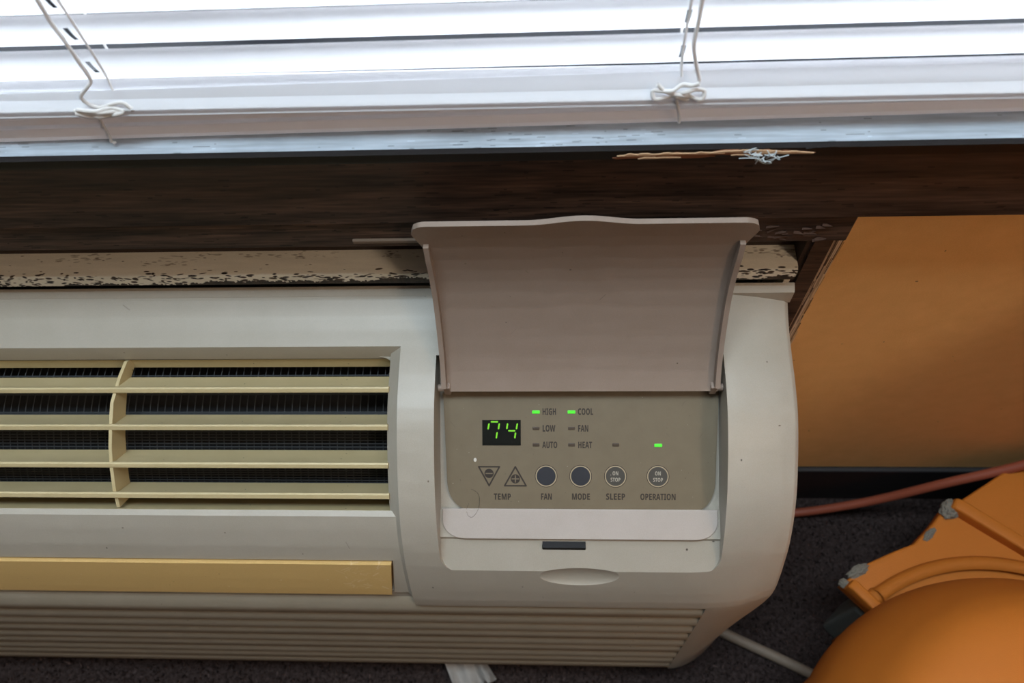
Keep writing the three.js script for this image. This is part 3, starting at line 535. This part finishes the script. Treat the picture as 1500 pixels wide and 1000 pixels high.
  for (const [u, v, on] of [[-12, 16.1, 1], [11, 16.1, 1], [-12, 26.75, 0], [11, 26.75, 0], [-12, 37.45, 0], [11, 37.45, 0], [39.5, 37.4, 0], [66.7, 37.7, 1]])
    sub('indicator_led', new RoundedBoxGeometry(on ? 5.0 : 4.5, 2.1, 0.8, 3, 0.39), on ? ledOn : ledOff, u, v, 0.1, on ? 'lit green indicator light' : 'unlit brown indicator light');
  // keys: low domed discs; two plain ones and two printed ON STOP
  const blueKey = std({ color: new THREE.Color(0.022, 0.024, 0.032), roughness: 0.45 });
  const onStop = (dot) => canvasTex(256, 256, (c) => { c.fillStyle = '#44403a'; c.fillRect(0, 0, 256, 256); c.fillStyle = '#aaa292'; c.textAlign = 'center'; c.font = 'bold 72px sans-serif';
    c.save(); c.translate(128, 112); c.scale(0.74, 1); c.fillText('ON', 0, 0); c.restore(); c.save(); c.translate(128, 196); c.scale(0.76, 1); c.fillText('STOP', 0, 0); c.restore(); if (dot) { c.beginPath(); c.arc(66, 108, 5, 0, 7); c.fill(); } });
  const key = (mat, u, label) => { const k = new THREE.CylinderGeometry(6.0, 6.15, 0.5, 48, 1); k.rotateX(Math.PI / 2); const q = k.attributes.position, w = k.attributes.uv; for (let i = 0; i < q.count; i++) w.setXY(i, q.getX(i) / 12.6 + 0.5, q.getY(i) / 12.6 + 0.5); sub('key', k, mat, u, 57.9, 0.15, label); };
  key(blueKey, -5.6, 'plain dark blue round key'); key(blueKey, 16.75, 'plain dark blue round key');
  key(std({ map: onStop(true), roughness: 0.5 }), 39.25, 'dark round key printed ON STOP'); key(std({ map: onStop(false), roughness: 0.5 }), 66.5, 'dark round key printed ON STOP');
}
// tray lining: lighter ledges in front of the control panel, with the latch slot
{
  const s = new THREE.Shape(), xl = -0.0749, xr = 0.1059;
  const ledge = (pts, x0, x1) => sweepX(pts, [x0, x1], { crease: 0.35 });
  const d = new THREE.Vector3(0, 0.3412 - 0.3487, 0.1432 - 0.1268), len = d.length(); d.normalize();
  const W = 0.0885, cx = 0.0155, q = new THREE.Shape(), rc = 0.010; q.moveTo(-W, 0); q.lineTo(W, 0); q.lineTo(W, -len + rc); q.quadraticCurveTo(W - 0.002, -len + 0.0004, W - rc - 0.004, -len - 0.0002); q.lineTo(-W + rc + 0.004, -len - 0.0002); q.quadraticCurveTo(-W + 0.002, -len + 0.0004, -W, -len + rc); q.closePath();
  const lg = new THREE.ExtrudeGeometry(q, { depth: 0.0012, bevelEnabled: true, bevelSize: 0.0006, bevelThickness: 0.0006, bevelSegments: 3, curveSegments: 12 });
  lg.applyMatrix4(new THREE.Matrix4().makeBasis(new THREE.Vector3(1, 0, 0), d.clone().negate(), new THREE.Vector3(1, 0, 0).cross(d.clone().negate())).setPosition(cx, 0.3487, 0.1268));
  part('tray_ledge', lg, M.tray, ac, 'pale ledge in front of the control label');
  part('latch_slot', boxAt(-0.0082, 0.0198, 0.3290, 0.3378, 0.1445, 0.1488), M.black, ac, 'small dark latch slot');
}
// lid, swung fully open and leaning on the apron
{
  const hinge = [0.0635, 0.3968], open = THREE.MathUtils.degToRad(148);
  const sec = span(0.4076, 0.3185, -0.0004, 1.5), th = 0.0030;
  const turn = ([z, y]) => { const dz = z - sec[0][0], dy = y - sec[0][1], c = Math.cos(open), s = Math.sin(open); return [hinge[0] + dz * c - dy * s, hinge[1] + dz * s + dy * c]; };
  // plate: a grid across x and along the section, outline flared and tabbed at the free end
  const n = sec.length, acc = [0]; for (let i = 1; i < n; i++) acc.push(acc[i - 1] + Math.hypot(sec[i][0] - sec[i - 1][0], sec[i][1] - sec[i - 1][1]));
  const LEN = acc[n - 1];
  const at = (d) => { d = Math.max(0, d); let k = 0; while (k < n - 2 && acc[k + 1] < d) k++; const t = (d - acc[k]) / (acc[k + 1] - acc[k]); const dz = sec[k + 1][0] - sec[k][0], dy = sec[k + 1][1] - sec[k][1], L = Math.hypot(dz, dy); return { p: [sec[k][0] + dz * t, sec[k][1] + dy * t], n: [-dy / L, dz / L] }; };
  const MID = 0.0157, half = (d) => { const e = LEN - d; return 0.0868 + 0.0050 * ease((0.030 - e) / 0.024); };
  const tab = (x) => { const w = Math.abs(x - 0.0155); return w < 0.030 ? 0.0044 * (0.5 + 0.5 * Math.cos(Math.PI * w / 0.030)) : 0; };
  const NX = 80, ND = 44, rows = [];
  for (let j = 0; j <= ND; j++) {
    const row = []; for (let i = 0; i <= NX; i++) {
      const u = i / NX * 2 - 1; let d = LEN * j / ND; const x = MID + u * half(d);
      let dd = d; const full = LEN + tab(x);
      // rounded free corners
      const rc = 0.009, ex = half(LEN) - Math.abs(x - MID); let lim = full; if (ex < rc) lim = full - rc + Math.sqrt(Math.max(0, rc * rc - (rc - ex) ** 2)) ;
      dd = d / LEN * lim; const q = at(dd); row.push({ x: MID + u * half(dd), q });
    } rows.push(row);
  }
  const V = (c, o) => { const p = turn([c.q.p[0] + c.q.n[0] * o, c.q.p[1] + c.q.n[1] * o]); return [c.x, p[1], p[0]]; };
  const pos = [], uv = [], Q = (a, b, c, d, ua, ub, uc, ud) => { pos.push(...a, ...b, ...c, ...a, ...c, ...d); uv.push(...ua, ...ub, ...uc, ...ua, ...uc, ...ud); };
  const Uv = (c, j) => [c.x, j / ND * LEN];
  for (let j = 0; j < ND; j++) for (let i = 0; i < NX; i++) {
    const a = rows[j][i], b = rows[j][i + 1], c = rows[j + 1][i + 1], d = rows[j + 1][i], U = [Uv(a, j), Uv(b, j), Uv(c, j + 1), Uv(d, j + 1)];
    Q(V(a, 0), V(d, 0), V(c, 0), V(b, 0), U[0], U[3], U[2], U[1]);
    Q(V(a, -th), V(b, -th), V(c, -th), V(d, -th), U[0], U[1], U[2], U[3]);
  }
  const rim = []; for (let i = 0; i <= NX; i++) rim.push(rows[0][i]); for (let j = 1; j <= ND; j++) rim.push(rows[j][NX]); for (let i = NX - 1; i >= 0; i--) rim.push(rows[ND][i]); for (let j = ND - 1; j >= 0; j--) rim.push(rows[j][0]);
  for (let k = 0; k < rim.length - 1; k++) { const a = rim[k], b = rim[k + 1]; Q(V(a, 0), V(b, 0), V(b, -th), V(a, -th), [a.x, 0], [b.x, 0], [b.x, th], [a.x, th]); }
  let g = new THREE.BufferGeometry(); g.setAttribute('position', new THREE.Float32BufferAttribute(pos, 3)); g.setAttribute('uv', new THREE.Float32BufferAttribute(uv, 2)); g.computeVertexNormals();
  g = toCreasedNormals(g, 0.6);
  const lid = part('control_lid', g, M.lid, ac, 'open control lid, dull brownish inside');
  // stiffening ribs along both inner sides, hinge knuckles
  for (const sd of [-1, 1]) {
    const A = [], B = []; for (let k = 0; k <= 22; k++) { const d = 0.004 + (LEN - 0.024) * k / 22, q = at(d), h = 0.0066 - 0.0020 * (k / 22) + (k > 20 ? -0.002 * (k - 20) / 2 : 0); A.push(turn([q.p[0] - q.n[0] * (th - 0.0004), q.p[1] - q.n[1] * (th - 0.0004)])); B.push(turn([q.p[0] - q.n[0] * (th + h), q.p[1] - q.n[1] * (th + h)])); }
    const x = MID + sd * 0.0852;
    part('lid_rib', sweepX([...A, ...B.reverse()], [x - 0.0015, x + 0.0015], { crease: 0.5 }), M.lid, lid);
    const kq = turn([sec[0][0] + 0.003, sec[0][1] - 0.004]);
    part('hinge_knuckle', boxAt(x - sd * 0.0012 - 0.0022, x - sd * 0.0012 + 0.0022, kq[1] - 0.0078, kq[1] + 0.0015, kq[0] - 0.002, kq[0] + 0.0025, 0.0008), M.lid, lid);
    const pin = new THREE.CylinderGeometry(0.0024, 0.0024, 0.004, 16); pin.rotateZ(Math.PI / 2); pin.translate(x + sd * 0.0028, hinge[1] + 0.0015, hinge[0] - 0.001); part('hinge_pin', pin, M.lid, lid);
  }
}

// ---------------------------------------------------------------- small things lying about
{
  const h = part('hair_strand', tube([[-0.0585, 0.3555, 0.1150], [-0.0545, 0.3562, 0.1158], [-0.0500, 0.3550, 0.1185], [-0.0492, 0.3525, 0.1235], [-0.0505, 0.3505, 0.1285], [-0.0540, 0.3488, 0.1322], [-0.0568, 0.3489, 0.1310], [-0.0575, 0.3505, 0.1270], [-0.0562, 0.3525, 0.1240]], 0.00009, 80, 5), M.hair);
  h.userData = { label: 'thin curled dark hair lying across the lower left of the control panel', category: 'hair' };
  const L = []; for (let i = 0; i < 16; i++) { const x = 0.0965 + rr(-0.006, 0.008), y = 0.5675 + rr(-0.004, 0.003), z = 0.0242; L.push(tube([[x, y, z], [x + rr(-0.004, 0.004), y + rr(-0.003, 0.003), z + rr(0, 0.002)], [x + rr(-0.005, 0.005), y + rr(-0.004, 0.004), z + rr(0, 0.002)], [x + rr(-0.006, 0.006), y + rr(-0.003, 0.003), z + 0.0005]], 0.00022, 24, 5)); }
  const l = part('lint_tuft', merge(L), M.lint); l.userData = { label: 'pale fluffy lint tuft caught on the splintered edge of the sill', category: 'lint' };
}
// cords on the floor
{
  const c = part('power_cord', tube([[0.10, 0.006, 0.030], [0.20, 0.006, 0.026], [0.258, 0.008, 0.0245], [0.32, 0.045, 0.024], [0.375, 0.105, 0.024], [0.43, 0.152, 0.021], [0.47, 0.195, 0.014], [0.50, 0.26, 0.010], [0.505, 0.36, 0.008]], 0.0046, 80, 12), M.redCord);
  c.userData = { label: 'dull orange power cord running along the wall behind the orange housing', category: 'cord' };
  const d = part('power_cord', tube([[0.05, 0.006, 0.09], [0.12, 0.006, 0.125], [0.1685, 0.006, 0.1476], [0.22, 0.006, 0.171], [0.268, 0.006, 0.1933], [0.33, 0.006, 0.222], [0.42, 0.006, 0.27]], 0.0052, 60, 12), M.beigeCord);
  d.userData = { label: 'beige power cord coming out from beneath the unit across the carpet', category: 'cord' };
}
{ // crumpled white rag
  const N = 30, pos = [], G = (i, j) => { const u = i / N, v = j / N, fold = Math.sin(u * 15 + v * 2) * 0.006 + Math.sin(u * 6 - v * 4) * 0.004; return [-0.1125 + u * 0.037 + (v - 0.3) * 0.024, 0.030 - v * 0.024 + fold * (0.4 + 0.6 * v) + 0.006, 0.160 + v * 0.052 * (1 - 0.35 * u) + Math.sin(u * 9) * 0.003]; };
  for (let i = 0; i < N; i++) for (let j = 0; j < N; j++) { const a = G(i, j), b = G(i + 1, j), c = G(i + 1, j + 1), d = G(i, j + 1); pos.push(...a, ...c, ...b, ...a, ...d, ...c); const o = (p) => [p[0], p[1] - 0.0018, p[2]]; pos.push(...o(a), ...o(b), ...o(c), ...o(a), ...o(c), ...o(d)); }
  const g = new THREE.BufferGeometry(); g.setAttribute('position', new THREE.Float32BufferAttribute(pos, 3)); g.computeVertexNormals(); const gg = toCreasedNormals(g, 1.0); gg.setAttribute('uv', new THREE.Float32BufferAttribute(new Float32Array(gg.attributes.position.count * 2).map((_, k) => gg.attributes.position.array[Math.floor(k / 2) * 3 + (k % 2) * 2]), 2));
  const r = part('white_rag', gg, M.rag); r.userData = { label: 'crumpled whitish rag poking out under the lower edge of the unit', category: 'rag' };
}
// carpet pile: countless tufts, as one instanced object
{
  const tuft = new THREE.ConeGeometry(0.0011, 0.0065, 5, 1); tuft.translate(0, 0.0028, 0);
  const n = 90000, im = new THREE.InstancedMesh(tuft, M.pile, n), m = new THREE.Matrix4(), q = new THREE.Quaternion(), e = new THREE.Euler(), c = new THREE.Color();
  for (let i = 0; i < n; i++) {
    e.set(rr(-0.7, 0.7), rr(0, 6), rr(-0.7, 0.7)); q.setFromEuler(e); const s = rr(0.6, 1.25);
    m.compose(new THREE.Vector3(rr(-1.0, 1.2), 0, rr(0.012, 0.95)), q, new THREE.Vector3(s, s, s)); im.setMatrixAt(i, m);
    const b = rr(0.4, 1.5) * (rnd() < 0.08 ? 2 : 1); c.setRGB(0.044 * b, 0.030 * b, 0.027 * b); im.setColorAt(i, c);
  }
  im.name = 'carpet_pile'; im.castShadow = im.receiveShadow = true; im.userData = { label: 'dark brown speckled carpet pile below the unit', category: 'carpet', kind: 'stuff' }; scene.add(im);
}
// orange housing: flanged base with ribs, moulded ring, rounded body
{
  const b = thing('plastic_housing', 'orange plastic housing with ribs, scuffed grey corners and rounded body standing on the carpet', 'machine', [0.365, 0, 0.27]);
  const o = (x, z) => [x - 0.365, z - 0.27];
  const outline = [[0.252, 0.127], [0.2755, 0.1105], [0.300, 0.1000], [0.318, 0.0935], [0.340, 0.0740], [0.352, 0.0610], [0.362, 0.0575], [0.433, 0.0150], [0.50, 0.012], [0.54, 0.10], [0.56, 0.26], [0.53, 0.41], [0.40, 0.50], [0.24, 0.46], [0.15, 0.34], [0.155, 0.25], [0.2757, 0.1525]].map(([x, z]) => o(x, z));
  const poly = (pts, y0, y1, bev = 0.002) => { const s = new THREE.Shape(); pts.forEach(([x, z], i) => i ? s.lineTo(x, -z) : s.moveTo(x, -z)); s.closePath(); const g = new THREE.ExtrudeGeometry(s, { depth: y1 - y0 - 2 * bev, bevelEnabled: true, bevelSize: bev, bevelThickness: bev, bevelSegments: 3 }); g.rotateX(-Math.PI / 2); g.translate(0, y0 + bev, 0); return toCreasedNormals(g, 0.7); };
  const flange = part('base_flange', poly(outline, 0.122, 0.140), M.orange, b);
  part('lower_body', poly(outline.map(([x, z]) => [x * 0.8, z * 0.8]), 0.012, 0.121), M.orange, b);
  for (const [x, z] of [[0.290, 0.138], [0.50, 0.06], [0.52, 0.40], [0.24, 0.42]]) { const p = o(x, z), g = new RoundedBoxGeometry(0.036, 0.10, 0.028, 3, 0.004); g.rotateY(0.75); g.translate(p[0], 0.0525, p[1]); part('rubber_foot', g, M.rubber, b, 'dark grey rubber foot block'); }
  // body: ring, then bulging wall that rounds over to the top
  const prof = [[0.166, 0.139], [0.1665, 0.146], [0.163, 0.151], [0.1575, 0.1515], [0.1545, 0.148], [0.1535, 0.150], [0.1530, 0.165], [0.1525, 0.185], [0.1500, 0.205], [0.1450, 0.2220], [0.1360, 0.2380], [0.1220, 0.2520], [0.1000, 0.2640], [0.0700, 0.2720], [0.0350, 0.2760], [0.0001, 0.2770]];
  const bodyProf = [[0.166, 0.139], [0.1675, 0.155], [0.1670, 0.175], [0.1640, 0.195], [0.1575, 0.216], [0.1490, 0.236], [0.1400, 0.253], [0.1270, 0.266], [0.1060, 0.2745], [0.0700, 0.2800], [0.030, 0.2825], [0.0001, 0.2830]];
  const sp = new THREE.SplineCurve(bodyProf.map((p) => new THREE.Vector2(...p))).getPoints(90);
  const ring = mergeGeometries([new THREE.LatheGeometry(prof.slice(0, 5).map((p) => new THREE.Vector2(...p)), 72, 1.9, 1.84).toNonIndexed(), new THREE.SphereGeometry(0.0075, 16, 12).scale(1, 0.9, 1).translate(0.1605 * Math.sin(3.74), 0.1405, 0.1605 * Math.cos(3.74)).toNonIndexed()]);
  part('body_ring', ring, M.orange, b, 'raised ring round the foot of the body');
  part('rounded_body', new THREE.LatheGeometry(sp, 96).translate(-0.02, 0, 0.027), M.orange, b, 'rounded orange body');
  { const g = new RoundedBoxGeometry(0.10, 0.50, 0.30, 4, 0.012); g.translate(0.497 - 0.365, 0.140 + 0.25, 0.182 - 0.27); part('added_shadow_block', g, M.orange, b, 'upright block added on the flange, out of view, to shade the wall'); }  // unseen block added to throw a shadow on wall and flange
  // ribs on the flange
  const rib = (x0, z0, x1, z1, w, h0, h1) => { const a = o(x0, z0), c = o(x1, z1), L = Math.hypot(c[0] - a[0], c[1] - a[1]), s = new THREE.Shape(); s.moveTo(0, 0); s.lineTo(L, 0); s.lineTo(L, h1); s.lineTo(L * 0.1, h0); s.quadraticCurveTo(0, h0, 0, h0 * 0.6); s.closePath();
    const g = new THREE.ExtrudeGeometry(s, { depth: w, bevelEnabled: true, bevelSize: 0.0015, bevelThickness: 0.0015, bevelSegments: 3 }); g.translate(0, 0, -w / 2); g.rotateY(-Math.atan2(c[1] - a[1], c[0] - a[0])); g.translate(a[0], 0.139, a[1]); part('rib', toCreasedNormals(g, 0.7), M.orange, b); };
  rib(0.3560, 0.0580, 0.4160, 0.1020, 0.008, 0.013, 0.011); rib(0.2530, 0.1290, 0.2810, 0.1580, 0.006, 0.012, 0.008);
  // worn, furred grey corners
  const scuff = (x, z, y, r, sy, sz, turn) => { const p = o(x, z), g = new THREE.IcosahedronGeometry(1, 5), a = g.attributes.position, v = new THREE.Vector3(); for (let i = 0; i < a.count; i++) { v.fromBufferAttribute(a, i); const d = 1 + 0.28 * noise.noise(v.x * 3 + x * 50, v.y * 3, v.z * 3) + 0.12 * noise.noise(v.x * 9, v.y * 9 + z * 70, v.z * 9); a.setXYZ(i, v.x * d, v.y * d, v.z * d); } g.scale(r, sy, sz); g.rotateY(turn); g.computeVertexNormals(); g.translate(p[0], y, p[1]); part('scuffed_corner', g, M.worn, flange, 'scuffed grey corner'); };
  scuff(0.3545, 0.0610, 0.1430, 0.0105, 0.006, 0.0078, 0.6); scuff(0.3320, 0.0835, 0.1385, 0.009, 0.0045, 0.0035, 0.75); scuff(0.2640, 0.1160, 0.1390, 0.0105, 0.005, 0.0045, 0.5); scuff(0.2500, 0.1265, 0.1390, 0.004, 0.004, 0.004, 0);
}
{ // unseen dark drawer unit added to keep light off the wall behind the housing
  const c = thing('added_cabinet', 'dark wooden drawer unit added out of view to shade the wall behind the housing', 'added_cabinet', [0.60, 0, 0.03]);
  part('carcass', boxAt(0, 0.5, 0.02, 0.66, 0, 0.42, 0.004), M.apron, c); part('cabinet_top', boxAt(-0.01, 0.51, 0.66, 0.685, -0.005, 0.44, 0.006), M.apron, c);
  for (const y of [0.05, 0.36]) { const d = part('drawer', boxAt(0.02, 0.48, y, y + 0.28, 0.42, 0.436, 0.004), M.apron, c); part('knob', new THREE.SphereGeometry(0.014, 20, 14).translate(0.25, y + 0.14, 0.449), M.rawWoodDark, d); }
  for (const [x, z] of [[0.03, 0.03], [0.47, 0.03], [0.03, 0.39], [0.47, 0.39]]) part('leg', boxAt(x - 0.015, x + 0.015, 0, 0.02, z - 0.015, z + 0.015, 0.002), M.apron, c);
}
shade(scene);
renderer.render(scene, camera);
